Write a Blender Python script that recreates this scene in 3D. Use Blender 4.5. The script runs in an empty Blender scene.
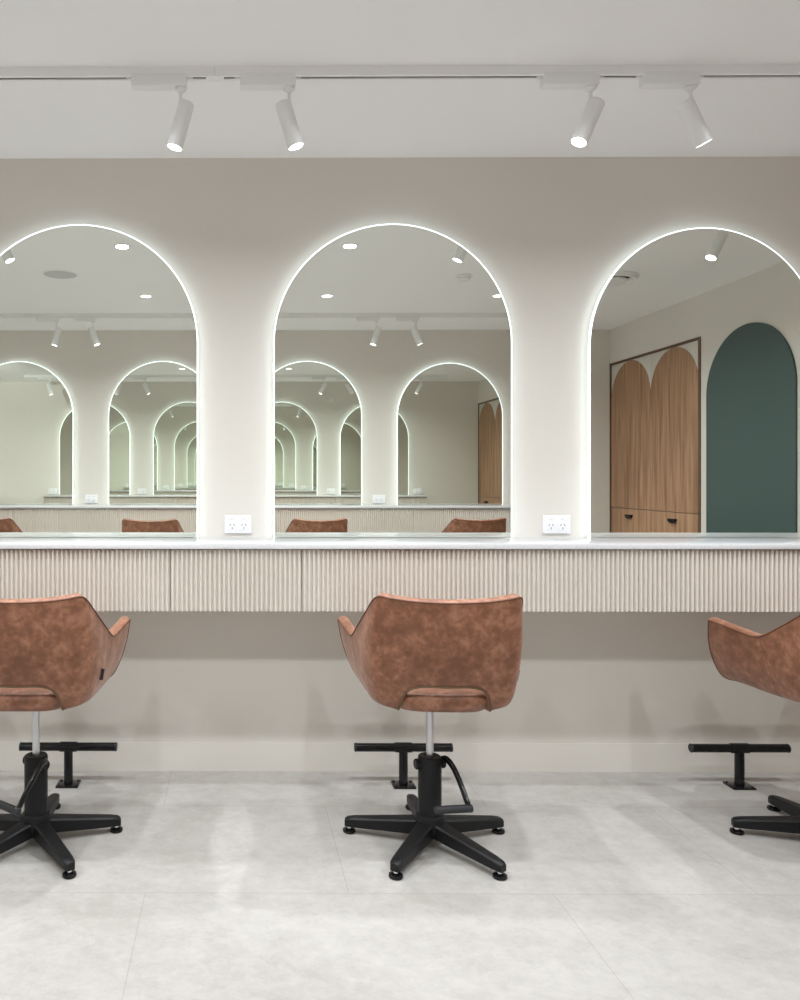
import bpy, bmesh, math, random
import numpy as np
from mathutils import Vector, Matrix

random.seed(7)
scene = bpy.context.scene
COL = scene.collection
PI = math.pi

# ------------------------------------------------------------------ camera
cam_d = bpy.data.cameras.new('camera')
cam = bpy.data.objects.new('camera', cam_d)
COL.objects.link(cam)
cam.location = (0, -3.208, 1.225)
cam.rotation_euler = (PI / 2, 0, math.atan(0.0065))
cam_d.sensor_fit = 'AUTO'
cam_d.sensor_width = 36
cam_d.lens = 0.770 * 36
cam_d.shift_x = 0.170
cam_d.shift_y = -0.023
cam_d.clip_start = 0.01
scene.camera = cam

# ------------------------------------------------------------------ world, light levels, exposure
world = bpy.data.worlds.new('world')
scene.world = world
world.use_nodes = True
world.node_tree.nodes['Background'].inputs[0].default_value = (0.8, 0.85, 0.9, 1)
world.node_tree.nodes['Background'].inputs[1].default_value = 0.0
scene.view_settings.view_transform = 'Standard'
scene.view_settings.look = 'None'
scene.view_settings.gamma = 1.0
scene.view_settings.use_curve_mapping = False
scene.view_settings.exposure = -0.30
SPOT_W = 1.6          # each track spot
DOWN_W = 17.8          # each recessed downlight
LED_E = 3.4            # mirror edge light
LENS_E = 14.0
SPOT_COL = (0.935, 0.972, 1.0)
LED_COL = (0.82, 0.96, 1.0)
scene.cycles.max_bounces = 24
scene.cycles.diffuse_bounces = 9
scene.cycles.glossy_bounces = 22
scene.cycles.transmission_bounces = 4
scene.cycles.sample_clamp_indirect = 4.0
scene.cycles.caustics_reflective = True
scene.cycles.use_denoising = True
scene.cycles.use_adaptive_sampling = False

# ------------------------------------------------------------------ main measures
W = 3.82               # distance between the two mirror walls
CEIL = 2.554
XR = 3.385              # side wall with the wardrobe
XL = -4.05
MIRX = [-1.95, -0.65, 0.65, 1.95]
CT = 0.975             # worktop height
CD = 0.325             # worktop depth

# ------------------------------------------------------------------ helpers
def tag(o, label=None, cat=None, group=None, kind=None):
    if label: o['label'] = label
    if cat: o['category'] = cat
    if group: o['group'] = group
    if kind: o['kind'] = kind
    return o

def smooth_angle(me, ang=35):
    bm = bmesh.new(); bm.from_mesh(me)
    for f in bm.faces: f.smooth = True
    for e in bm.edges:
        if len(e.link_faces) == 2:
            e.smooth = e.calc_face_angle(0) < math.radians(ang)
    bm.to_mesh(me); bm.free()

def obj(name, bm, mat, parent=None, ang=35, loc=None):
    me = bpy.data.meshes.new(name)
    bmesh.ops.recalc_face_normals(bm, faces=bm.faces)
    bm.to_mesh(me); bm.free()
    smooth_angle(me, ang)
    mats = mat if isinstance(mat, (list, tuple)) else [mat]
    for m in mats: me.materials.append(m)
    o = bpy.data.objects.new(name, me)
    COL.objects.link(o)
    if parent is not None: o.parent = parent
    if loc is not None: o.location = loc
    return o

def thing(name, loc, label, cat, group=None, rz=0):
    o = bpy.data.objects.new(name, None)
    COL.objects.link(o)
    o.empty_display_size = 0.1
    o.location = loc
    o.rotation_euler = (0, 0, rz)
    return tag(o, label, cat, group)

def kids(o):
    return [c for c in COL.objects if c.parent == o]

def copy_tree(o, parent=None):
    c = o.copy(); COL.objects.link(c)
    if parent is not None: c.parent = parent
    for ch in kids(o): copy_tree(ch, c)
    return c

def box(bm, x0, x1, y0, y1, z0, z1, bev=0, seg=2):
    r = bmesh.ops.create_cube(bm, size=1)
    vs = r['verts']
    for v in vs:
        v.co = Vector(((x0 + x1) / 2 + v.co.x * (x1 - x0), (y0 + y1) / 2 + v.co.y * (y1 - y0), (z0 + z1) / 2 + v.co.z * (z1 - z0)))
    if bev:
        es = list({e for v in vs for e in v.link_edges})
        bmesh.ops.bevel(bm, geom=es, offset=bev, segments=seg, affect='EDGES', profile=0.5)
    return bm

def bbox(*a, **k):
    return box(bmesh.new(), *a, **k)

def lathe(bm, prof, n=32, M=None):
    """prof: list of (r, z), turned round z"""
    M = M or Matrix()
    rings = []
    for r, z in prof:
        if r < 1e-6:
            rings.append([bm.verts.new(M @ Vector((0, 0, z)))])
        else:
            rings.append([bm.verts.new(M @ Vector((r * math.cos(2 * PI * k / n), r * math.sin(2 * PI * k / n), z))) for k in range(n)])
    for a, b in zip(rings, rings[1:]):
        for k in range(n):
            k2 = (k + 1) % n
            if len(a) == 1 and len(b) == 1: continue
            if len(a) == 1: bm.faces.new((a[0], b[k], b[k2]))
            elif len(b) == 1: bm.faces.new((a[k], a[k2], b[0]))
            else: bm.faces.new((a[k], a[k2], b[k2], b[k]))
    return bm

def cyl(bm, p0, p1, r, n=24, bev=0.001, r1=None):
    p0 = Vector(p0); p1 = Vector(p1); d = p1 - p0; L = d.length
    M = Matrix.Translation(p0) @ d.to_track_quat('Z', 'Y').to_matrix().to_4x4()
    r1 = r if r1 is None else r1
    return lathe(bm, [(0, 0), (r - bev, 0), (r, bev), (r1, L - bev), (r1 - bev, L), (0, L)], n, M)

def sweep(bm, pts, rad, n=10, closed=False, flat=None):
    """tube along points; rad number or list; flat=(rx, ry) makes an oval section"""
    pts = [Vector(p) for p in pts]; N = len(pts)
    rings = []; prev = None
    for i, p in enumerate(pts):
        a = pts[(i - 1) % N] if (closed or i > 0) else p
        b = pts[(i + 1) % N] if (closed or i < N - 1) else p
        t = (b - a).normalized()
        if prev is None:
            u = t.orthogonal().normalized()
            if flat:
                u = Vector((0, 0, 1)).cross(t)
                u = u.normalized() if u.length > 1e-3 else t.orthogonal().normalized()
        else:
            u = (prev - t * prev.dot(t)).normalized()
        prev = u
        w = t.cross(u)
        r = rad[i] if isinstance(rad, (list, tuple)) else rad
        rx, ry = (r, r) if flat is None else (flat[0], flat[1])
        rings.append([bm.verts.new(p + u * rx * math.cos(2 * PI * k / n) + w * ry * math.sin(2 * PI * k / n)) for k in range(n)])
    rng = range(N) if closed else range(N - 1)
    for i in rng:
        a = rings[i]; b = rings[(i + 1) % N]
        for k in range(n):
            bm.faces.new((a[k], a[(k + 1) % n], b[(k + 1) % n], b[k]))
    if not closed:
        bm.faces.new(rings[0]); bm.faces.new(rings[-1])
    return bm

def prism_y(bm, pts, y0, y1, holes=None):
    """polygon in xz pulled along y"""
    a = [bm.verts.new((x, y0, z)) for x, z in pts]
    b = [bm.verts.new((x, y1, z)) for x, z in pts]
    bm.faces.new(a); bm.faces.new(list(reversed(b)))
    n = len(pts)
    for k in range(n):
        bm.faces.new((a[k], a[(k + 1) % n], b[(k + 1) % n], b[k]))
    return bm

def arch_pts(cx, hw, z0, ztop, n=64):
    """open outline from bottom right, over the top, to bottom left"""
    zc = ztop - hw
    p = [(cx + hw, z0)]
    for k in range(n + 1):
        a = PI * k / n
        p.append((cx + hw * math.cos(a), zc + hw * math.sin(a)))
    p.append((cx - hw, z0))
    return p

# ------------------------------------------------------------------ materials
def new_mat(name):
    m = bpy.data.materials.new(name); m.use_nodes = True
    nt = m.node_tree
    return m, nt, nt.nodes['Principled BSDF']

def plain(name, col, rough=0.5, metal=0.0, bump=0.0, bscale=200, spec=0.5, var=0.0, vscale=3, coat=0):
    m, nt, p = new_mat(name)
    p.inputs['Base Color'].default_value = (*col, 1)
    p.inputs['Roughness'].default_value = rough
    p.inputs['Metallic'].default_value = metal
    p.inputs['Specular IOR Level'].default_value = spec
    p.inputs['Coat Weight'].default_value = coat
    tc = nt.nodes.new('ShaderNodeTexCoord')
    if bump:
        nz = nt.nodes.new('ShaderNodeTexNoise'); nz.inputs['Scale'].default_value = bscale; nz.inputs['Detail'].default_value = 3
        bp = nt.nodes.new('ShaderNodeBump'); bp.inputs['Strength'].default_value = bump; bp.inputs['Distance'].default_value = 0.002
        nt.links.new(tc.outputs['Object'], nz.inputs['Vector'])
        nt.links.new(nz.outputs['Fac'], bp.inputs['Height']); nt.links.new(bp.outputs['Normal'], p.inputs['Normal'])
    if var:
        nz = nt.nodes.new('ShaderNodeTexNoise'); nz.inputs['Scale'].default_value = vscale; nz.inputs['Detail'].default_value = 4
        cr = nt.nodes.new('ShaderNodeValToRGB')
        cr.color_ramp.elements[0].position = 0.3; cr.color_ramp.elements[1].position = 0.7
        cr.color_ramp.elements[0].color = (*[c * (1 - var) for c in col], 1)
        cr.color_ramp.elements[1].color = (*[min(1, c * (1 + var)) for c in col], 1)
        nt.links.new(tc.outputs['Object'], nz.inputs['Vector'])
        nt.links.new(nz.outputs['Fac'], cr.inputs['Fac']); nt.links.new(cr.outputs['Color'], p.inputs['Base Color'])
    return m

def emit(name, col, e):
    m, nt, p = new_mat(name)
    p.inputs['Base Color'].default_value = (0.8, 0.8, 0.8, 1)
    p.inputs['Emission Color'].default_value = (*col, 1)
    p.inputs['Emission Strength'].default_value = e
    return m

M_wall = plain('wall_paint', (0.71, 0.679, 0.630), 0.75, bump=0.15, bscale=160, var=0.012, vscale=1.5, spec=0.3)
M_ceil = plain('ceiling_paint', (0.915, 0.915, 0.92), 0.8, spec=0.3, bump=0.05)
M_white = plain('white_enamel', (0.82, 0.82, 0.825), 0.4)
M_track = plain('track_white', (0.86, 0.86, 0.86), 0.45)
M_slot = plain('slot_dark', (0.05, 0.035, 0.03), 0.6)
M_black = plain('black_powdercoat', (0.009, 0.009, 0.010), 0.45, bump=0.08, bscale=900, spec=0.25)
M_gloss = plain('black_gloss', (0.007, 0.007, 0.008), 0.16, spec=0.35)
M_rubber = plain('black_rubber', (0.02, 0.021, 0.024), 0.6, bump=0.2, bscale=600)
M_chrome = plain('chrome', (0.80, 0.80, 0.82), 0.14, metal=1.0)
M_steel = plain('brushed_steel', (0.62, 0.62, 0.64), 0.3, metal=1.0)
M_flute = plain('fluted_lacquer', (0.70, 0.655, 0.60), 0.5, spec=0.35)
M_plastic = plain('outlet_plastic', (0.84, 0.84, 0.86), 0.3)
M_dark = plain('dark_hole', (0.06, 0.055, 0.05), 0.6)
M_thread = plain('piping_thread', (0.135, 0.048, 0.025), 0.6)
M_edge = plain('cutout_edge', (0.12, 0.075, 0.035), 0.6)
M_tag = plain('tag_fabric', (0.015, 0.017, 0.022), 0.7)
M_green = plain('green_satin', (0.050, 0.088, 0.085), 0.36, var=0.06, vscale=1.2)
M_doorwhite = plain('door_white', (0.70, 0.67, 0.62), 0.5)
M_brown = plain('frame_brown', (0.14, 0.07, 0.04), 0.5)
M_led = emit('led_edge', LED_COL, LED_E)
M_lens = emit('lens_glow', SPOT_COL, LENS_E)
M_down = emit('downlight_glow', SPOT_COL, LENS_E)
M_speaker = plain('speaker_grille', (0.60, 0.60, 0.61), 0.6, bump=0.4, bscale=900)

def mirror_mat():
    m, nt, p = new_mat('mirror_silver')
    p.inputs['Base Color'].default_value = (0.895, 0.924, 0.872, 1)
    p.inputs['Metallic'].default_value = 1.0
    p.inputs['Roughness'].default_value = 0.0
    tc = nt.nodes.new('ShaderNodeTexCoord')
    return m
M_mirror = mirror_mat()

def leather_mat():
    m, nt, p = new_mat('tan_leather')
    N = nt.nodes.new; L = nt.links.new
    tc = N('ShaderNodeTexCoord')
    n1 = N('ShaderNodeTexNoise'); n1.inputs['Scale'].default_value = 24; n1.inputs['Detail'].default_value = 6; n1.inputs['Roughness'].default_value = 0.6; n1.inputs['Distortion'].default_value = 0.15
    n2 = N('ShaderNodeTexNoise'); n2.inputs['Scale'].default_value = 55; n2.inputs['Detail'].default_value = 5; n2.inputs['Distortion'].default_value = 0.4
    n3 = N('ShaderNodeTexNoise'); n3.inputs['Scale'].default_value = 4; n3.inputs['Detail'].default_value = 3
    for n in (n1, n2, n3): L(tc.outputs['Object'], n.inputs['Vector'])
    a = N('ShaderNodeMath'); a.operation = 'MULTIPLY_ADD'; L(n2.outputs['Fac'], a.inputs[0]); a.inputs[1].default_value = 0.55; L(n1.outputs['Fac'], a.inputs[2])
    b = N('ShaderNodeMath'); b.operation = 'MULTIPLY_ADD'; L(n3.outputs['Fac'], b.inputs[0]); b.inputs[1].default_value = 0.4; L(a.outputs[0], b.inputs[2])
    mr = N('ShaderNodeMapRange'); mr.inputs[1].default_value = 0.78; mr.inputs[2].default_value = 1.19
    L(b.outputs[0], mr.inputs[0])
    cr = N('ShaderNodeValToRGB'); L(mr.outputs[0], cr.inputs['Fac'])
    e = cr.color_ramp.elements
    e[0].position = 0.0; e[0].color = (0.155, 0.060, 0.030, 1)
    e[1].position = 1.0; e[1].color = (0.345, 0.160, 0.095, 1)
    x = e.new(0.5); x.color = (0.222, 0.090, 0.048, 1)
    L(cr.outputs['Color'], p.inputs['Base Color'])
    p.inputs['Roughness'].default_value = 0.46
    p.inputs['Specular IOR Level'].default_value = 0.45
    p.inputs['Sheen Weight'].default_value = 0.25; p.inputs['Sheen Roughness'].default_value = 0.4
    p.inputs['Sheen Tint'].default_value = (1.0, 0.8, 0.7, 1)
    v = N('ShaderNodeTexVoronoi'); v.inputs['Scale'].default_value = 420; L(tc.outputs['Object'], v.inputs['Vector'])
    bp = N('ShaderNodeBump'); bp.inputs['Strength'].default_value = 0.25; bp.inputs['Distance'].default_value = 0.001
    L(v.outputs['Distance'], bp.inputs['Height'])
    bp2 = N('ShaderNodeBump'); bp2.inputs['Strength'].default_value = 0.1; bp2.inputs['Distance'].default_value = 0.002
    L(n1.outputs['Fac'], bp2.inputs['Height']); L(bp.outputs['Normal'], bp2.inputs['Normal'])
    L(bp2.outputs['Normal'], p.inputs['Normal'])
    return m
M_leather = leather_mat()

def floor_mat():
    m, nt, p = new_mat('stone_tiles')
    N = nt.nodes.new; L = nt.links.new
    tc = N('ShaderNodeTexCoord')
    mp = N('ShaderNodeMapping'); mp.inputs['Location'].default_value = (-0.335, 0.34, 0)
    L(tc.outputs['Object'], mp.inputs['Vector'])
    br = N('ShaderNodeTexBrick'); L(mp.outputs[0], br.inputs['Vector'])
    br.inputs['Scale'].default_value = 1; br.inputs['Brick Width'].default_value = 1.2; br.inputs['Row Height'].default_value = 0.6
    br.inputs['Mortar Size'].default_value = 0.0016; br.inputs['Mortar Smooth'].default_value = 0.3
    br.inputs['Color1'].default_value = (1, 1, 1, 1); br.inputs['Color2'].default_value = (0.94, 0.935, 0.93, 1); br.inputs['Mortar'].default_value = (0.78, 0.765, 0.75, 1)
    n1 = N('ShaderNodeTexNoise'); n1.inputs['Scale'].default_value = 1.6; n1.inputs['Detail'].default_value = 8; n1.inputs['Roughness'].default_value = 0.65; n1.inputs['Distortion'].default_value = 0.2
    n2 = N('ShaderNodeTexNoise'); n2.inputs['Scale'].default_value = 14; n2.inputs['Detail'].default_value = 8; n2.inputs['Roughness'].default_value = 0.7; n2.inputs['Distortion'].default_value = 0.2
    mps = N('ShaderNodeMapping'); mps.inputs['Scale'].default_value = (0.9, 1.2, 1)
    L(tc.outputs['Object'], mps.inputs['Vector']); L(mps.outputs[0], n1.inputs['Vector']); L(mps.outputs[0], n2.inputs['Vector'])
    a = N('ShaderNodeMath'); a.operation = 'ADD'; L(n1.outputs['Fac'], a.inputs[0]); L(n2.outputs['Fac'], a.inputs[1])
    n3 = N('ShaderNodeTexNoise'); n3.inputs['Scale'].default_value = 38; n3.inputs['Detail'].default_value = 9; n3.inputs['Roughness'].default_value = 0.75; n3.inputs['Distortion'].default_value = 0.8
    L(tc.outputs['Object'], n3.inputs['Vector'])
    a3 = N('ShaderNodeMath'); a3.operation = 'MULTIPLY_ADD'; L(n3.outputs['Fac'], a3.inputs[0]); a3.inputs[1].default_value = 0.7; L(a.outputs[0], a3.inputs[2])
    mr = N('ShaderNodeMapRange'); mr.inputs[1].default_value = 1.05; mr.inputs[2].default_value = 1.65; L(a3.outputs[0], mr.inputs[0])
    cr = N('ShaderNodeValToRGB'); L(mr.outputs[0], cr.inputs['Fac'])
    e = cr.color_ramp.elements
    e[0].position = 0.1; e[0].color = (0.385, 0.366, 0.343, 1)
    e[1].position = 0.9; e[1].color = (0.49, 0.475, 0.452, 1)
    x = e.new(0.5); x.color = (0.44, 0.424, 0.402, 1)
    mx = N('ShaderNodeMix'); mx.data_type = 'RGBA'; mx.blend_type = 'MULTIPLY'; mx.inputs[0].default_value = 1
    L(cr.outputs['Color'], mx.inputs[6]); L(br.outputs['Color'], mx.inputs[7])
    L(mx.outputs[2], p.inputs['Base Color'])
    p.inputs['Roughness'].default_value = 0.5
    p.inputs['Specular IOR Level'].default_value = 0.4
    bp = N('ShaderNodeBump'); bp.inputs['Strength'].default_value = 0.04; bp.inputs['Distance'].default_value = 0.003
    L(n2.outputs['Fac'], bp.inputs['Height']); L(bp.outputs['Normal'], p.inputs['Normal'])
    return m
M_floor = floor_mat()

def stone_top_mat():
    m, nt, p = new_mat('white_quartz')
    N = nt.nodes.new; L = nt.links.new
    tc = N('ShaderNodeTexCoord')
    n = N('ShaderNodeTexNoise'); n.inputs['Scale'].default_value = 420; n.inputs['Detail'].default_value = 2
    L(tc.outputs['Object'], n.inputs['Vector'])
    cr = N('ShaderNodeValToRGB'); L(n.outputs['Fac'], cr.inputs['Fac'])
    e = cr.color_ramp.elements
    e[0].position = 0.36; e[0].color = (0.60, 0.605, 0.62, 1)
    e[1].position = 0.55; e[1].color = (0.70, 0.71, 0.73, 1)
    L(cr.outputs['Color'], p.inputs['Base Color'])
    p.inputs['Roughness'].default_value = 0.18
    return m
M_quartz = stone_top_mat()

def wood_mat():
    m, nt, p = new_mat('oak_veneer')
    N = nt.nodes.new; L = nt.links.new
    tc = N('ShaderNodeTexCoord')
    mp = N('ShaderNodeMapping'); mp.inputs['Scale'].default_value = (22, 22, 1.1)
    L(tc.outputs['Object'], mp.inputs['Vector'])
    n = N('ShaderNodeTexNoise'); n.inputs['Scale'].default_value = 1.3; n.inputs['Detail'].default_value = 7; n.inputs['Distortion'].default_value = 0.4
    L(mp.outputs[0], n.inputs['Vector'])
    mp2 = N('ShaderNodeMapping'); mp2.inputs['Scale'].default_value = (130, 130, 2.2)
    L(tc.outputs['Object'], mp2.inputs['Vector'])
    n2 = N('ShaderNodeTexNoise'); n2.inputs['Scale'].default_value = 1; n2.inputs['Detail'].default_value = 4
    L(mp2.outputs[0], n2.inputs['Vector'])
    a = N('ShaderNodeMath'); a.operation = 'MULTIPLY_ADD'; L(n2.outputs['Fac'], a.inputs[0]); a.inputs[1].default_value = 0.35; L(n.outputs['Fac'], a.inputs[2])
    cr = N('ShaderNodeValToRGB'); L(a.outputs[0], cr.inputs['Fac'])
    e = cr.color_ramp.elements
    e[0].position = 0.48; e[0].color = (0.25, 0.125, 0.066, 1)
    e[1].position = 0.86; e[1].color = (0.48, 0.285, 0.170, 1)
    L(cr.outputs['Color'], p.inputs['Base Color'])
    p.inputs['Roughness'].default_value = 0.5
    return m
M_wood = wood_mat()

# ------------------------------------------------------------------ the room
T = 0.12
def struct(name, bm, m):
    o = obj(name, bm, m, ang=20); o['kind'] = 'structure'; return o

struct('floor', bbox(XL - T, XR + 0.62, -W - T, T, -0.1, 0), M_floor)
struct('ceiling', bbox(XL - T, XR + 0.62, -W - T, T, CEIL, CEIL + 0.1), M_ceil)
struct('wall_back', bbox(XL - T, XR + 0.62, 0, T, 0, CEIL), M_wall)
struct('wall_front', bbox(XL - T, XR + 0.62, -W - T, -W, 0, CEIL), M_wall)
struct('wall_left', bbox(XL - T, XL, -W, 0, 0, CEIL), M_wall)
# side wall with openings for the two built-in wardrobes
WZ = 2.247
WARD = 1.353
bm = bmesh.new()
box(bm, XR, XR + 0.62, -W + WARD, -WARD, 0, CEIL)
box(bm, XR, XR + 0.62, -W, -W + WARD, WZ, CEIL)
box(bm, XR, XR + 0.62, -WARD, 0, WZ, CEIL)
box(bm, XR + 0.56, XR + 0.62, -W, -W + WARD, 0, WZ)
box(bm, XR + 0.56, XR + 0.62, -WARD, 0, 0, WZ)
struct('wall_right', bm, M_wall)
SK = 0.118
struct('baseboard_back', bbox(XL, XR, -0.0012, 0, 0, SK), M_wall)
struct('baseboard_front', bbox(XL, XR, -W, -W + 0.007, 0, SK, bev=0.001), M_wall)
struct('baseboard_left', bbox(XL, XL + 0.007, -W + 0.007, -0.007, 0, SK, bev=0.001), M_wall)

# ------------------------------------------------------------------ worktops and drawer cabinets
def worktop(y_wall, sgn, label):
    y0, y1 = sorted((y_wall, y_wall + sgn * CD))
    o = obj('worktop', bbox(-2.6, 2.6, y0, y1, CT - 0.020, CT, bev=0.0015), M_quartz)
    return tag(o, label, 'worktop')
worktop(0, -1, 'long white speckled stone worktop running under the arched mirrors')
worktop(-W, 1, 'white stone worktop of the opposite wall, seen only inside the mirrors')

PITCH = 0.0174
def fluted_front(w, z0, z1, depth=0.022):
    """ribbed panel, back at y=0, ribs to -y, x from 0 to w"""
    n = max(4, round(w / PITCH)); p = w / n
    prof = []
    for i in range(n):
        x = i * p
        prof.append((x + 0.0004, 0.0))
        rr = p * 0.32; cx = x + p / 2
        prof.append((cx - rr - 0.0004, 0.0))
        for k in range(0, 9):
            a = PI - PI * k / 8
            prof.append((cx + rr * math.cos(a), -0.0005 - 0.0145 * math.sin(a)))
        prof.append((cx + rr + 0.0004, 0.0))
    prof.append((w, 0.0))
    bm = bmesh.new()
    f0 = [bm.verts.new((x, y - depth + 0.015, z0)) for x, y in prof]
    f1 = [bm.verts.new((x, y - depth + 0.015, z1)) for x, y in prof]
    b = [bm.verts.new(c) for c in ((0, 0, z0), (w, 0, z0), (w, 0, z1), (0, 0, z1))]
    for k in range(len(prof) - 1):
        bm.faces.new((f0[k], f0[k + 1], f1[k + 1], f1[k]))
    bm.faces.new(f0 + [b[1], b[0]])
    bm.faces.new(f1 + [b[2], b[3]])
    bm.faces.new((f0[0], f1[0], b[3], b[0])); bm.faces.new((f0[-1], f1[-1], b[2], b[1])); bm.faces.new((b[0], b[1], b[2], b[3]))
    return bm

def cabinet(x0, x1, y_wall, sgn, label, group):
    """hangs on the wall under the worktop; sgn -1: front faces -y"""
    rz = 0 if sgn < 0 else PI
    w = x1 - x0
    loc = (x0, y_wall, 0.72) if sgn < 0 else (x1, y_wall, 0.72)
    t = thing('drawer_cabinet', loc, label, 'drawer cabinet', group, rz)
    h = CT - 0.020 - 0.72
    obj('carcass', bbox(0.0005, w - 0.0005, -(CD - 0.034), 0, 0.002, h - 0.001, bev=0.0008), M_flute, t)
    obj('drawer', fluted_front(w - 0.0036, 0.0, h - 0.004), M_flute, t, ang=50, loc=(0.0018, -(CD - 0.032), 0))
    return t
GA = 'fluted drawer cabinets under the near worktop'
GB = 'fluted drawer cabinets of the opposite wall'
for x0, x1, lb in (
        (-2.6, -1.025, 'fluted beige drawer cabinet past the left frame edge, leftmost in its run'),
        (-1.025, -0.245, 'fluted beige drawer cabinet behind the left salon chair'),
        (-0.245, 0.252, 'narrow fluted beige drawer cabinet between the left and middle chairs'),
        (0.252, 1.024, 'fluted beige drawer cabinet directly behind the middle salon chair'),
        (1.024, 2.6, 'long fluted beige drawer cabinet from the middle chair to the right edge')):
    cabinet(x0, x1, 0, -1, lb, GA)
for x0, x1, lb in (
        (-2.6, -1.53, 'fluted cabinet mirrored at the far left edge of the left mirror'),
        (-1.53, -0.25, 'fluted cabinet mirrored behind the right-hand chair in the left mirror'),
        (-0.25, 0.25, 'narrow fluted cabinet of opposite wall hidden between left and middle mirrors'),
        (0.25, 1.54, 'fluted cabinet mirrored behind the left-hand chair in the middle mirror'),
        (1.54, 2.6, 'fluted cabinet mirrored behind the right-hand chair in the middle mirror')):
    cabinet(x0, x1, -W, 1, lb, GB)

# ------------------------------------------------------------------ arched mirrors with an edge light
MTOP = 1.225 + 252 * 3.178 / 770
MHW = 0.487
def make_mirror():
    t = thing('arched_mirror', (0, 0, CT), None, 'mirror')
    z0 = 0.0015; zt = MTOP - CT
    # glass faces -y; its face is 30 mm off the wall
    o = obj('mirror_glass', prism_y(bmesh.new(), list(reversed(arch_pts(0, MHW, z0, zt))), -0.030, -0.0255), M_mirror, t, ang=5)
    obj('backing_box', prism_y(bmesh.new(), list(reversed(arch_pts(0, MHW - 0.012, z0, zt - 0.012))), -0.0255, 0), M_white, t)
    # light strip: thin band round the rim, outside the backing box
    a = arch_pts(0, MHW + 0.0035, z0, zt + 0.0035); b = arch_pts(0, MHW + 0.0002, z0, zt + 0.0002)
    bm = bmesh.new()
    rows = []
    for pts, y in ((a, -0.0290), (a, -0.0165), (b, -0.0165), (b, -0.0290)):
        rows.append([bm.verts.new((x, y, z)) for x, z in pts])
    n = len(a)
    for r in range(4):
        p, q = rows[r], rows[(r + 1) % 4]
        for k in range(n - 1):
            bm.faces.new((p[k], p[k + 1], q[k + 1], q[k]))
    bm.faces.new([r[0] for r in rows]); bm.faces.new([r[-1] for r in rows])
    obj('light_strip', bm, M_led, t)
    return t
mir0 = make_mirror()
labA = {0: 'backlit arched mirror on this wall past the left edge of the photo',
        1: 'leftmost backlit arched mirror, cut by the left edge, showing the round ceiling speaker',
        2: 'middle backlit arched mirror, above and behind the middle salon chair',
        3: 'right backlit arched mirror reflecting the oak wardrobe and green arch'}
labB = {0: 'mirrored arch at the left edge of the left mirror, with blank glowing wall inside',
        1: 'mirrored arch in the right half of the left mirror, nesting ever smaller arches',
        2: 'mirrored arch in the left half of the middle mirror, nesting ever smaller arches',
        3: 'mirrored arch in the right half of the middle mirror, blank beige wall inside'}
first = True
for i, x in enumerate(MIRX):
    for side in (0, 1):
        o = mir0 if first else copy_tree(mir0)
        first = False
        o.location = (x + (0.006 if i == 1 else 0), 0, CT) if side == 0 else (x, -W, CT)
        o.rotation_euler = (0, 0, 0 if side == 0 else PI)
        if i == 3:                 # the mirror by the side wall is a touch smaller
            o.location.x = 1.933; o.scale = (0.965, 1, 0.986)
        o['label'] = labA[i] if side == 0 else labB[i]
        o['group'] = 'backlit arched mirrors above the near worktop' if side == 0 else 'backlit arched mirrors of the opposite wall'

# ------------------------------------------------------------------ power outlets
def make_outlet():
    t = thing('power_outlet', (0, 0, 0), None, 'power outlet')
    obj('cover_plate', bbox(-0.0565, 0.0565, -0.010, 0, -0.038, 0.038, bev=0.003, seg=3), M_plastic, t)
    for s in (-1, 1):
        k = obj('socket', bbox(s * 0.024 - 0.019, s * 0.024 + 0.019, -0.0112, -0.009, -0.027, 0.013, bev=0.001), M_plastic, t)
        bm = bmesh.new()
        for dx, dz, rot in ((-0.0075, 0.002, 0.52), (0.0075, 0.002, -0.52), (0, -0.0115, 0)):
            b2 = bmesh.new(); box(b2, -0.0011, 0.0011, -0.0118, -0.0108, -0.0045, 0.0045)
            bmesh.ops.transform(b2, matrix=Matrix.Translation((s * 0.024 + dx, 0, dz - 0.004)) @ Matrix.Rotation(rot, 4, 'Y'), verts=b2.verts)
            me = bpy.data.meshes.new('tmp'); b2.to_mesh(me); b2.free(); bm.from_mesh(me); bpy.data.meshes.remove(me)
        obj('pin_slots', bm, M_dark, k)
        obj('rocker_switch', bbox(s * 0.024 - 0.0075, s * 0.024 + 0.0075, -0.0125, -0.009, 0.019, 0.029, bev=0.0012), M_white, t)
    return t
out0 = make_outlet()
outs = [
    (0.0125, 0, 'white double power outlet between the left and middle arched mirrors'),
    (1.333, 0, 'white double power outlet between the middle and right arched mirrors'),
    (-1.3, 0, 'tiny white power outlet seen small between nested arches inside the left mirror'),
    (-2.545, 0, 'tiny white outlet on the blank wall inside the leftmost mirrored arch'),
    (2.545, 0, 'tiny white outlet on the blank wall inside the rightmost mirrored arch'),
    (1.3, 1, 'mirrored white outlet between the two arches in the middle mirror'),
    (-1.3, 1, 'mirrored white outlet between the two arches in the left mirror'),
    (0.0, 1, 'opposite-wall white outlet on the pillar hidden behind the left pillar')]
for i, (x, side, lb) in enumerate(outs):
    o = out0 if i == 0 else copy_tree(out0)
    z = 1.225 - 47.2 / 240
    if side: z -= 0.002
    o.location = (x, 0, z) if side == 0 else (x, -W, z)
    o.rotation_euler = (0, 0, 0 if side == 0 else PI)
    o['label'] = lb
    o['group'] = 'double power outlets above the worktops'

# ------------------------------------------------------------------ side wall: wardrobe and green arch
def to_side(o):
    """things modelled facing -y, with x along the wall, turned to face -x on the right wall"""
    o.rotation_euler = (0, 0, -PI / 2)
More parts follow.
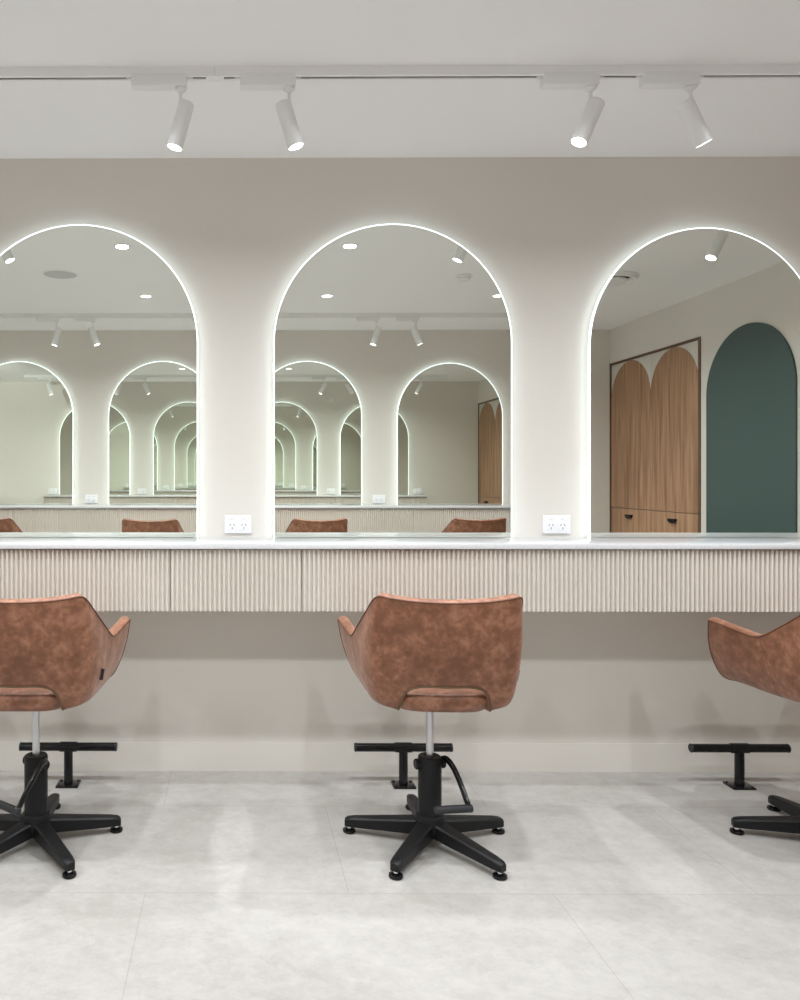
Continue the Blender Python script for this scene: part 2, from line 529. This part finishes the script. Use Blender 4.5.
# local x runs 0..1.346 (0 = wall_front corner ... ) ; facing local -y = world -x
# with rz=-90deg: local +x -> world -y, local -y -> world -x
FT = 0.016
def wardrobe(ytop, near_a, label):
    """ytop: the end with the larger y; near_a: its corner end is the larger-y end"""
    t = thing('wardrobe', (XR, ytop, 0), label, 'wardrobe', 'built-in oak wardrobes on the side wall', -PI / 2)
    WL = WARD
    f0, f1 = (0.008, 0.028) if near_a else (0.028, 0.008)
    bm = bmesh.new()
    box(bm, 0.001, f0, -0.006, 0.40, 0.001, WZ - 0.001)
    box(bm, WL - f1, WL - 0.001, -0.006, 0.40, 0.001, WZ - 0.001)
    box(bm, f0, WL - f1, -0.006, 0.40, WZ - FT, WZ - 0.001)
    obj('frame', bm, M_brown, t)
    obj('carcass', bbox(f0 + 0.001, WL - f1 - 0.001, 0.03, 0.45, 0.005, WZ - FT - 0.001), M_doorwhite, t)
    xs = [f0 + 0.002, (WL + f0 - f1) / 2, WL - f1 - 0.002]
    ZD = 0.954
    for i in range(2):
        xa, xb = xs[i] + 0.0012, xs[i + 1] - 0.0012
        d = obj('door', bbox(xa, xb, 0.006, 0.028, ZD + 0.002, WZ - FT - 0.003, bev=0.001), M_doorwhite, t)
        pn = prism_y(bmesh.new(), list(reversed(arch_pts((xa + xb) / 2, (xb - xa) / 2 - 0.0005, ZD + 0.003, 1.225 + 1.0, 48))), 0.0025, 0.006)
        v = obj('veneer_panel', pn, M_wood, d); v['label'] = 'oak veneer arch on the pale door'
        for (za, zb) in ((0.52, ZD - 0.002), (0.08, 0.516)):
            dr = obj('drawer', bbox(xa, xb, 0.0025, 0.028, za, zb, bev=0.001), M_wood, t)
            cx = (xa + xb) / 2; cz = zb - 0.050
            bm = bmesh.new()
            pts = [(cx + 0.05 * math.cos(a), cz + 0.034 * math.sin(a)) for a in [PI + PI * k / 16 for k in range(17)]]
            prism_y(bm, pts, -0.018, 0.003)
            h = obj('handle', bm, M_black, dr); h['label'] = 'black half-round cup handle'
wardrobe(-W + WARD, False, 'built-in wardrobe with two arched oak doors, large in the right mirror')
wardrobe(0.0, True, 'built-in oak wardrobe seen tiny in the rightmost mirrored arch of the middle mirror')

gt = prism_y(bmesh.new(), list(reversed(arch_pts(0, 0.439, 0.0, 2.235, 64))), -0.012, -0.0005)
g = obj('arched_door', gt, M_green)
g.location = (XR, -1.947, 0.0); g.rotation_euler = (0, 0, -PI / 2)
tag(g, 'dark green arched door panel beside the oak wardrobe, in the right mirror', 'door panel')

# ------------------------------------------------------------------ ceiling fittings
DLY = (-1.282, -2.505)
def make_downlight():
    t = thing('downlight', (0, 0, CEIL), None, 'ceiling light')
    obj('trim_ring', lathe(bmesh.new(), [(0.036, -0.001), (0.040, -0.004), (0.049, -0.003), (0.051, 0.0), (0.036, 0.0)], 40), M_white, t)
    obj('lens', lathe(bmesh.new(), [(0, -0.0018), (0.037, -0.0018), (0.037, -0.0002), (0, -0.0002)], 40), M_down, t)
    return t
dl0 = make_downlight()
dl_lab = {(-1.96, 0): 'downlight of the row nearer the mirrors, outside the left edge',
          (-0.65, 0): 'round downlight near the arch top in the left mirror, right of centre',
          (0.66, 0): 'round downlight near the arch top in the middle mirror',
          (1.95, 0): 'downlight of the row nearer the mirrors, hidden between middle and right mirrors',
          (-1.96, 1): 'downlight of the row farther from the mirrors, outside the left edge',
          (-0.655, 1): 'round downlight just above the mirrored track in the left mirror',
          (0.675, 1): 'round downlight just above the mirrored track, left part of middle mirror',
          (1.93, 1): 'round downlight half cut by the right rim of the middle mirror'}
def lamp(name, loc, direction, watts, spread, diameter):
    l = bpy.data.lights.new(name, 'AREA')
    l.shape = 'DISK'; l.size = diameter
    l.energy = watts; l.spread = math.radians(spread)
    l.color = SPOT_COL
    o = bpy.data.objects.new(name, l); COL.objects.link(o)
    o.rotation_mode = 'QUATERNION'
    o.rotation_quaternion = Vector(direction).to_track_quat('-Z', 'Y')
    o.location = loc
    return o
first = True
for (x, row), lb in dl_lab.items():
    o = dl0 if first else copy_tree(dl0)
    first = False
    o.location = (x, DLY[row], CEIL)
    o['label'] = lb; o['group'] = 'recessed downlights'
    lamp('downlight_beam', (x, DLY[row], CEIL - 0.0045), (0, 0, -1), DOWN_W, 152, 0.068)

sp = thing('ceiling_speaker', (-1.146, -1.89, CEIL), 'flat round ceiling speaker grille mirrored in the left mirror', 'speaker')
obj('rim', lathe(bmesh.new(), [(0.106, -0.001), (0.108, -0.006), (0.115, -0.005), (0.117, 0), (0.106, 0)], 48), M_track, sp)
obj('grille', lathe(bmesh.new(), [(0, -0.006), (0.07, -0.0055), (0.106, -0.003), (0.106, 0), (0, 0)], 48), M_speaker, sp)
sd = thing('smoke_detector', (1.51, -1.94, CEIL), 'small white round smoke detector on the ceiling in the middle mirror', 'smoke detector')
obj('mount_plate', lathe(bmesh.new(), [(0, 0), (0.052, 0), (0.052, -0.010), (0.048, -0.012), (0, -0.012)], 36), M_white, sd)
obj('sensor_head', lathe(bmesh.new(), [(0, -0.012), (0.040, -0.012), (0.042, -0.026), (0.034, -0.036), (0.012, -0.040), (0, -0.040)], 36), M_white, sd)
vt = thing('air_vent', (2.495, -2.01, CEIL), 'round ceiling air vent with dark gap, at the left rim of the right mirror', 'air vent')
obj('outer_ring', lathe(bmesh.new(), [(0.128, 0), (0.178, 0), (0.182, -0.010), (0.168, -0.026), (0.148, -0.026), (0.130, -0.006)], 56), M_track, vt)
obj('dark_throat', lathe(bmesh.new(), [(0, -0.001), (0.128, -0.001), (0.128, -0.003), (0, -0.003)], 56), M_slot, vt)
obj('centre_disc', lathe(bmesh.new(), [(0, -0.014), (0.100, -0.014), (0.116, -0.024), (0.108, -0.034), (0.05, -0.037), (0, -0.038)], 56), M_track, vt)

# ------------------------------------------------------------------ tracks
TY = 0.700            # track distance from its wall
TZ0 = CEIL - 0.030
def track(y, label):
    t = thing('lighting_track', (0, y, CEIL), label, 'lighting track')
    # U profile opening downwards, as a lengthwise extrusion along x
    prof = [(-0.0175, 0), (0.0175, 0), (0.0175, -0.030), (0.0065, -0.030), (0.0065, -0.012), (-0.0065, -0.012), (-0.0065, -0.030), (-0.0175, -0.030)]
    for (xa, xb) in ((-2.75, -0.0675), (-0.0665, 2.75)):
        bm = bmesh.new()
        a = [bm.verts.new((xa, p[0], p[1])) for p in prof]; b = [bm.verts.new((xb, p[0], p[1])) for p in prof]
        bm.faces.new(a); bm.faces.new(list(reversed(b)))
        for k in range(8): bm.faces.new((a[k], a[(k + 1) % 8], b[(k + 1) % 8], b[k]))
        r = obj('rail', bm, M_track, t)
        obj('conductor', bbox(xa + 0.002, xb - 0.002, -0.0062, 0.0062, -0.026, -0.0125), M_slot, r)
    obj('joint_cover', bbox(-0.094, -0.036, -0.0177, 0.0177, -0.0318, -0.0285, bev=0.0006), M_track, t)
    for s in (-1, 1):
        obj('end_cap', bbox(min(s * 2.75, s * 2.757), max(s * 2.75, s * 2.757), -0.018, 0.018, -0.031, 0, bev=0.001), M_track, t)
    return t
track(-TY, 'white ceiling track with a dark slot, crossing the top of the photo')
track(-W + TY, 'ceiling track of the opposite wall, seen only inside the mirrors')

def spotlight(x, y, sgn, tx, ty, label, group, adapter=-1):
    """sgn: which way the track's room side lies (-1 near wall). tx: lean to +x (radians), ty: lean to -y"""
    t = thing('track_spotlight', (x, y, CEIL - 0.030), label, 'track spotlight', group)
    ad0, ad1 = (-0.158, 0.022) if adapter < 0 else (-0.022, 0.158)
    ad = obj('adapter_box', bbox(ad0, ad1, -0.0190, 0.0190, -0.032, 0.009, bev=0.003), M_white, t)
    for e, s in ((ad0, -1), (ad1, 1)):
        obj('track_clip', bbox(min(e, e + s * 0.018), max(e, e + s * 0.018), -0.0060, 0.0060, -0.004, 0.003, bev=0.001), M_white, ad)
    obj('swivel', lathe(bmesh.new(), [(0, -0.0315), (0.017, -0.0315), (0.019, -0.038), (0.012, -0.045), (0.006, -0.048), (0, -0.048)], 24), M_white, t)
    d = Vector((math.sin(tx), -math.sin(ty), -math.cos(tx) * math.cos(ty))).normalized()
    side = Vector((1 if tx >= 0 else -1, 0, 0))
    piv = Vector((0, 0, -0.089))
    obj('stem', cyl(bmesh.new(), (0, 0, -0.045), (0, 0, -0.101), 0.0052, 14), M_white, t)
    q = d.to_track_quat('Z', 'Y').to_matrix().to_4x4()
    off = side * -0.020
    head_top = piv + off + Vector((0, 0, 0.008))
    M = Matrix.Translation(head_top) @ q
    L, R = 0.150, 0.0265
    hd = obj('lamp_head', lathe(bmesh.new(), [(0, 0), (R - 0.003, 0), (R, 0.003), (R, L), (R - 0.0025, L), (R - 0.003, L - 0.006), (0, L - 0.006)], 36, M), M_white, t)
    obj('lens', lathe(bmesh.new(), [(0, L - 0.0055), (R - 0.0036, L - 0.0055), (R - 0.0036, L - 0.002), (0, L - 0.0015)], 36, M), M_lens, hd)
    p = Vector((x, y, CEIL - 0.030)) + head_top + d * (L + 0.001)
    added_glow = d.z > -0.4  # true only for the added wall-glow spotlight: stronger, narrower beam
    lamp('spotlight_beam', p, d, SPOT_W * (7 if added_glow else 1), 42 if added_glow else 52, 0.042)
    return t
R_ = math.radians
GS = 'white cylinder spotlights on the near ceiling track'
GT = 'white cylinder spotlights on the mirrored ceiling track'
near = [(-2.42, 16, 0, 'near-track spotlight seen tiny inside the leftmost mirrored arch'),
        (-1.52, -18, 0, 'near-track spotlight seen small in the left mirror, left one inside the nested arch'),
        (-1.17, 25, 0, 'near-track spotlight with bright lens at the upper left rim of the left mirror'),
        (-0.178, -15, 0, 'leftmost of the four track spotlights at the photo top'),
        (0.175, 17, 0, 'second from left of the four track spotlights at the photo top'),
        (1.155, -25, 4, 'third from left of the four top track spotlights, lens facing the camera'),
        (1.478, 27, -3, 'rightmost of the four track spotlights at the photo top'),
        (2.41, -28, -5, 'spotlight with glowing lens near the arch top in the right mirror')]
for x, a, b, lb in near:
    spotlight(x, -TY, -1, R_(a), R_(b), lb, GS)
far = [(-2.43, -18, 'opposite-track spotlight beyond the left frame edge'),
       (-1.455, -14, 'left one of the pair of spotlights hanging in the left mirror'),
       (-1.155, 20, 'right one of the pair of spotlights hanging in the left mirror'),
       (-0.19, -15, 'opposite-track spotlight hidden behind the pillar, left of its pair'),
       (0.17, 15, 'opposite-track spotlight hidden behind the pillar, right of its pair'),
       (1.150, -18, 'left one of the pair of spotlights hanging in the middle mirror'),
       (1.47, 20, 'right one of the pair of spotlights hanging in the middle mirror'),
       (2.43, 18, 'opposite-track spotlight hidden between the middle and right mirrors')]
for x, a, lb in far:
    spotlight(x, -W + TY, 1, R_(a), 0, lb, GT)
spotlight(-2.66, -W + TY, 1, R_(-7), R_(-80), 'added unseen spotlight off to the left on the opposite track, lighting the blank wall', GT)  # added, unseen spotlight that makes the glow on the blank wall

# ------------------------------------------------------------------ salon chair
def cr_interp(P, n):
    """Catmull-Rom through rows of P (k, ...), n steps per span"""
    P = np.asarray(P, float); k = len(P)
    ext = np.concatenate([[2 * P[0] - P[1]], P, [2 * P[-1] - P[-2]]])
    out = []
    for i in range(k - 1):
        p0, p1, p2, p3 = ext[i], ext[i + 1], ext[i + 2], ext[i + 3]
        for j in range(n):
            t = j / n
            out.append(0.5 * ((2 * p1) + (-p0 + p2) * t + (2 * p0 - 5 * p1 + 4 * p2 - p3) * t * t + (-p0 + 3 * p1 - 3 * p2 + p3) * t ** 3))
    out.append(P[-1])
    return np.array(out)

# outer skin of the right half, centre back to arm front; each column bottom to top
HALF = [
    [(0.000, -.252, .590), (0.000, -.268, .64), (0.000, -.282, .71), (0.000, -.293, .79), (0.000, -.300, .851)],
    [(0.082, -.249, .589), (0.094, -.264, .64), (0.100, -.278, .71), (0.104, -.290, .79), (0.106, -.297, .855)],
    [(0.122, -.238, .568), (0.148, -.252, .62), (0.160, -.266, .70), (0.168, -.278, .785), (0.172, -.287, .862)],
    [(0.139, -.210, .509), (0.191, -.218, .540), (0.206, -.238, .62), (0.217, -.254, .74), (0.215, -.269, .864)],
    [(0.133, -.150, .503), (0.206, -.168, .523), (0.229, -.188, .60), (0.239, -.195, .70), (0.236, -.196, .808)],
    [(0.130, -.085, .500), (0.206, -.110, .514), (0.238, -.128, .585), (0.248, -.128, .67), (0.252, -.116, .750)],
    [(0.128, -.020, .498), (0.205, -.045, .509), (0.241, -.060, .575), (0.255, -.050, .64), (0.263, -.030, .700)],
    [(0.128, .050, .496), (0.205, .035, .505), (0.245, .030, .568), (0.262, .035, .64), (0.272, .045, .700)],
    [(0.130, .120, .494), (0.206, .125, .504), (0.248, .125, .556), (0.270, .122, .635), (0.281, .120, .708)],
    [(0.138, .185, .494), (0.211, .212, .501), (0.246, .224, .556), (0.272, .214, .635), (0.288, .190, .713)],
]
def shell_grid():
    H = np.array(HALF)
    L = H[:0:-1].copy(); L[:, :, 0] *= -1
    full = np.concatenate([L, H])
    g = cr_interp(full, 6)                       # around
    g = np.transpose(g, (1, 0, 2))
    g = cr_interp(g, 6)                          # upwards: rows x cols
    return g
GRID = shell_grid()
def normals(G):
    du = np.gradient(G, axis=1); dv = np.gradient(G, axis=0)
    n = np.cross(du, dv); n /= np.linalg.norm(n, axis=2, keepdims=True) + 1e-12
    return n
NRM = normals(GRID)
# make sure they point outwards (away from the seat centre)
cen = np.array((0, 0.0, .62))
if np.mean(np.sum((GRID - cen) * NRM, axis=2)) < 0: NRM = -NRM
THK = 0.034
def shell_mesh():
    nr, nc, _ = GRID.shape
    out = GRID
    vfac = np.linspace(0, 1, nr)
    inn = GRID - NRM * THK
    # rounded rim: thin the edge by adding bulging mid rows
    bm = bmesh.new()
    vo = [[bm.verts.new(out[r, c]) for c in range(nc)] for r in range(nr)]
    vi = [[bm.verts.new(inn[r, c]) for c in range(nc)] for r in range(nr)]
    for r in range(nr - 1):
        for c in range(nc - 1):
            bm.faces.new((vo[r][c], vo[r][c + 1], vo[r + 1][c + 1], vo[r + 1][c]))
            bm.faces.new((vi[r][c], vi[r + 1][c], vi[r + 1][c + 1], vi[r][c + 1]))
    loop = [(0, c) for c in range(nc)] + [(r, nc - 1) for r in range(1, nr)] + [(nr - 1, c) for c in range(nc - 2, -1, -1)] + [(r, 0) for r in range(nr - 2, 0, -1)]
    mids = []
    for (r, c) in loop:
        # outward direction along the surface
        r2 = 1 if r == 0 else (nr - 2 if r == nr - 1 else r)
        c2 = 1 if c == 0 else (nc - 2 if c == nc - 1 else c)
        d = GRID[r, c] - GRID[r2, c2]; d /= np.linalg.norm(d) + 1e-12
        row = []
        for k in (1, 2, 3):
            a = PI * k / 4
            base = GRID[r, c] - NRM[r, c] * THK * (0.5 - 0.5 * math.cos(a))
            row.append(bm.verts.new(base + d * 0.007 * math.sin(a)))
        mids.append(row)
    n = len(loop)
    for i in range(n):
        j = (i + 1) % n
        A = [vo[loop[i][0]][loop[i][1]]] + mids[i] + [vi[loop[i][0]][loop[i][1]]]
        B = [vo[loop[j][0]][loop[j][1]]] + mids[j] + [vi[loop[j][0]][loop[j][1]]]
        for k in range(4):
            bm.faces.new((A[k], B[k], B[k + 1], A[k + 1]))
    return bm

def pad_mesh():
    lv = [(.4985, .10, -.150, .16), (.499, .135, -.190, .195), (.505, .150, -.218, .228), (.520, .162, -.232, .246), (.538, .172, -.237, .257), (.548, .178, -.236, .258), (.556, .176, -.228, .250), (.563, .165, -.205, .232), (.575, .13, -.15, .19), (.584, .08, -.09, .12), (.587, .03, -.03, .05)]
    n = 64; bm = bmesh.new(); rings = []
    for z, hw, y0, y1 in lv:
        cy = (y0 + y1) / 2; hy = (y1 - y0) / 2; ring = []
        for k in range(n):
            a = 2 * PI * k / n; c, s = math.cos(a), math.sin(a); e = 2 / 4.2
            ring.append(bm.verts.new((hw * math.copysign(abs(c) ** e, c), cy + hy * math.copysign(abs(s) ** e, s), z)))
        rings.append(ring)
    for a, b in zip(rings, rings[1:]):
        for k in range(n): bm.faces.new((a[k], a[(k + 1) % n], b[(k + 1) % n], b[k]))
    bm.faces.new(list(reversed(rings[0]))); bm.faces.new(rings[-1])
    return bm

FOOT_R = 0.270
def leg_mesh(ang):
    """tapered arm of the star base"""
    bm = bmesh.new()
    secs = []
    for t in (0, .12, .3, .5, .7, .88, .97, 1.0):
        r = 0.030 + t * (FOOT_R + 0.014 - 0.030)
        w = 0.027 - 0.010 * t; zt = 0.084 - 0.033 * t; zb = 0.036 - 0.013 * t - 0.000 * t
        if t > 0.96: w *= (0.9 if t < 0.99 else 0.7); zt -= (0.001 if t < 0.99 else 0.005)
        secs.append((r, w, zt, zb))
    rings = []
    ca, sa = math.cos(ang), math.sin(ang)
    for r, w, zt, zb in secs:
        b = 0.005
        pr = [(-w, zb), (-w * 1.02, zt - b), (-w + b, zt), (0, zt + 0.001), (w - b, zt), (w * 1.02, zt - b), (w, zb)]
        rings.append([bm.verts.new((r * ca - s * sa, r * sa + s * ca, z)) for s, z in pr])
    m = len(rings[0])
    for a, b in zip(rings, rings[1:]):
        for k in range(m): bm.faces.new((a[k], a[(k + 1) % m], b[(k + 1) % m], b[k]))
    bm.faces.new(rings[0]); bm.faces.new(rings[-1])
    return bm

def make_chair():
    t = thing('salon_chair', (0, 0, 0), None, 'salon chair')
    sh = obj('backrest_shell', shell_mesh(), M_leather, t, ang=60)
    nr, nc, _ = GRID.shape
    e = lambda r, c, k=0.0005: Vector(GRID[r, c] + NRM[r, c] * k)
    # piping: over the top edge and down both arm fronts
    path = [e(r, 0) for r in range(3, nr - 1)] + [e(nr - 1, c) for c in range(nc)] + [e(r, nc - 1) for r in range(nr - 2, 2, -1)]
    pp = obj('piping', sweep(bmesh.new(), path, 0.0022, 6), M_thread, sh, ang=80); pp['label'] = 'dark brown piping'
    # edge binding round the cut-out over the seat
    c0, c1 = 6 * 6, 12 * 6
    path = [e(0, c) for c in range(c0, c1 + 1)]
    pp = obj('cutout_binding', sweep(bmesh.new(), path, 0.0030, 8), M_edge, sh, ang=80); pp['label'] = 'olive brown binding round the cut-out'
    for c in (3 * 6, nc - 1 - 3 * 6):
        path = [e(r, c, -0.0004) for r in range(2, nr - 1)]
        obj('seam', sweep(bmesh.new(), path, 0.0010, 5), M_thread, sh, ang=80)
    # little black tag on the right side
    r, c = 13, nc - 1 - 4 * 6
    P = Vector(GRID[r, c]); Nn = Vector(NRM[r, c]); up = (Vector(GRID[r + 1, c]) - P).normalized()
    bm = bmesh.new(); box(bm, -0.002, 0.010, -0.0015, 0.0015, -0.018, 0.018, bev=0.0005)
    yv = up.cross(Nn).normalized(); up2 = Nn.cross(yv)
    Mt = Matrix((Nn, yv, up2)).transposed().to_4x4(); Mt.translation = P
    bmesh.ops.transform(bm, matrix=Mt, verts=bm.verts)
    o = obj('fabric_tag', bm, M_tag, sh); o['label'] = 'small black fabric tag'
    pd = obj('seat', pad_mesh(), M_leather, t, ang=60)
    obj('mount_plate', bbox(-0.055, 0.055, -0.055, 0.055, 0.488, 0.500, bev=0.002), M_black, t)
    o = obj('lift_rod', cyl(bmesh.new(), (0, 0, 0.20), (0, 0, 0.490), 0.0120, 24), M_steel, t); o['label'] = 'brushed steel lift rod'
    obj('pump_column', lathe(bmesh.new(), [(0, .055), (.0385, .055), (.0385, .289), (.0365, .293), (.033, .2945), (.026, .2925), (.0145, .2925), (0, .2925)], 40), M_black, t)
    obj('hub', lathe(bmesh.new(), [(0, .030), (.030, .030), (.034, .036), (.048, .048), (.052, .070), (.050, .090), (.046, .100), (.0395, .104), (.0, .104)], 40), M_black, t)
    for k in range(5):
        a = PI / 2 + 2 * PI * k / 5
        lg = obj('leg', leg_mesh(a), M_black, t)
        fx, fy = FOOT_R * math.cos(a), FOOT_R * math.sin(a)
        bm = lathe(bmesh.new(), [(0, 0), (.020, 0), (.0225, .004), (.021, .010), (.012, .014), (0, .014)], 24, Matrix.Translation((fx, fy, 0)))
        o = obj('glide', bm, M_gloss, lg)
        bm = lathe(bmesh.new(), [(0, .012), (.008, .013), (.007, .030), (0, .030)], 16, Matrix.Translation((fx, fy, 0)))
        obj('glide_stem', bm, M_chrome, lg)
    pv = bpy.data.objects.new('foot_pump', None); COL.objects.link(pv); pv.parent = t; pv.empty_display_size = 0.05
    # local frame: hinge along x, lever towards -y
    for s in (-1, 1):
        obj('hinge_boss', cyl(bmesh.new(), (s * 0.034, 0, 0.268), (s * 0.052, 0, 0.268), 0.0175, 20, 0.003), M_black, pv)
    pts = [(0.046, 0.004, .278), (0.053, -.014, .284), (0.061, -.040, .272), (0.067, -.070, .246), (0.071, -.100, .215), (0.074, -.123, .188), (0.075, -.138, .174)]
    pts = [tuple(p) for p in cr_interp(pts, 4)]
    obj('lever', sweep(bmesh.new(), pts, 1, 12, flat=(0.0075, 0.0115)), M_gloss, pv)
    o = obj('pedal_grip', cyl(bmesh.new(), (0.085, -.138, .172), (-0.040, -.138, .172), 0.0125, 20, 0.003), M_rubber, pv)
    return t
ch0 = make_chair()
GC = 'tan leather salon chairs facing the mirrors'
chairs = [
    (0.651, -0.630, -2.5, 8, 0, 'tan leather salon chair in the middle, whole in frame, with cut-out back'),
    (-0.667, -0.630, -0.5, -36, 0, 'tan leather salon chair at the left edge, black tag on its side'),
    (1.984, -0.630, 1.0, 20, 0, 'tan leather salon chair cut by the right edge, only its arm showing'),
    (-0.650, -W + 0.66, 180 + 4, 10, .022, 'mirrored tan chair back, right one in the left mirror'),
    (0.635, -W + 0.66, 180 - 7, 30, .026, 'mirrored tan chair back, left one in the middle mirror'),
    (1.885, -W + 0.66, 180 - 7, 0, .03, 'mirrored tan chair back, right one in the middle mirror'),
    (-1.950, -W + 0.66, 180 + 4, 0, .03, 'mirrored tan chair back at the left edge of the left mirror')]
for i, (x, y, rz, pa, lift, lb) in enumerate(chairs):
    o = ch0 if i == 0 else copy_tree(ch0)
    o.location = (x, y, 0); o['label'] = lb; o['group'] = GC
    face = math.radians(rz)
    o.rotation_euler = (0, 0, face)
    for c in kids(o):
        if c.name.startswith(('leg', 'hub')) and i < 3:
            c.rotation_euler = (0, 0, -face)
        if c.name.startswith(('backrest_shell', 'seat', 'mount_plate', 'lift_rod')):
            c.location = (0, 0, lift)
        if c.name.startswith('foot_pump'):
            c.rotation_euler = (0, 0, math.radians(pa) - (face if i < 3 else 0))
# the star base keeps its own heading; the small turn of the seat is negligible there

# ------------------------------------------------------------------ floor-mounted footrests
def make_footrest():
    t = thing('footrest', (0, 0, 0), None, 'footrest')
    bm = bbox(-0.044, 0.044, -0.036, 0.036, 0, 0.007, bev=0.0015)
    pl = obj('base_plate', bm, M_gloss, t)
    for sx in (-1, 1):
        for sy in (-1, 1):
            obj('bolt', lathe(bmesh.new(), [(0, .0105), (.0045, .010), (.005, .0065), (0, .0065)], 6, Matrix.Translation((sx * 0.034, sy * 0.026, 0))), M_black, pl)
    obj('post', cyl(bmesh.new(), (0, 0, 0.006), (0, 0, 0.140), 0.0175, 28), M_gloss, t)
    obj('sleeve', cyl(bmesh.new(), (-0.034, 0, 0.152), (0.034, 0, 0.152), 0.0195, 32, 0.0015), M_gloss, t)
    b = obj('foot_bar', cyl(bmesh.new(), (-0.190, 0, 0.152), (0.190, 0, 0.152), 0.0165, 32, 0.001), M_gloss, t)
    for s in (-1, 1):
        obj('end_cap', cyl(bmesh.new(), (s * 0.187, 0, 0.152), (s * 0.1935, 0, 0.152), 0.0172, 28, 0.0015), M_rubber, b)
    return t
fr0 = make_footrest()
for i, (x, lb) in enumerate(((0.668, 'black T-shaped footrest bolted to the floor behind the middle chair'),
                             (-0.663, 'black T-shaped footrest on the floor behind the left chair'),
                             (1.996, 'black T-shaped footrest at the right, left of the cropped chair base'))):
    o = fr0 if i == 0 else copy_tree(fr0)
    o.location = (x, -0.148, 0); o['label'] = lb; o['group'] = 'black footrests along the wall'
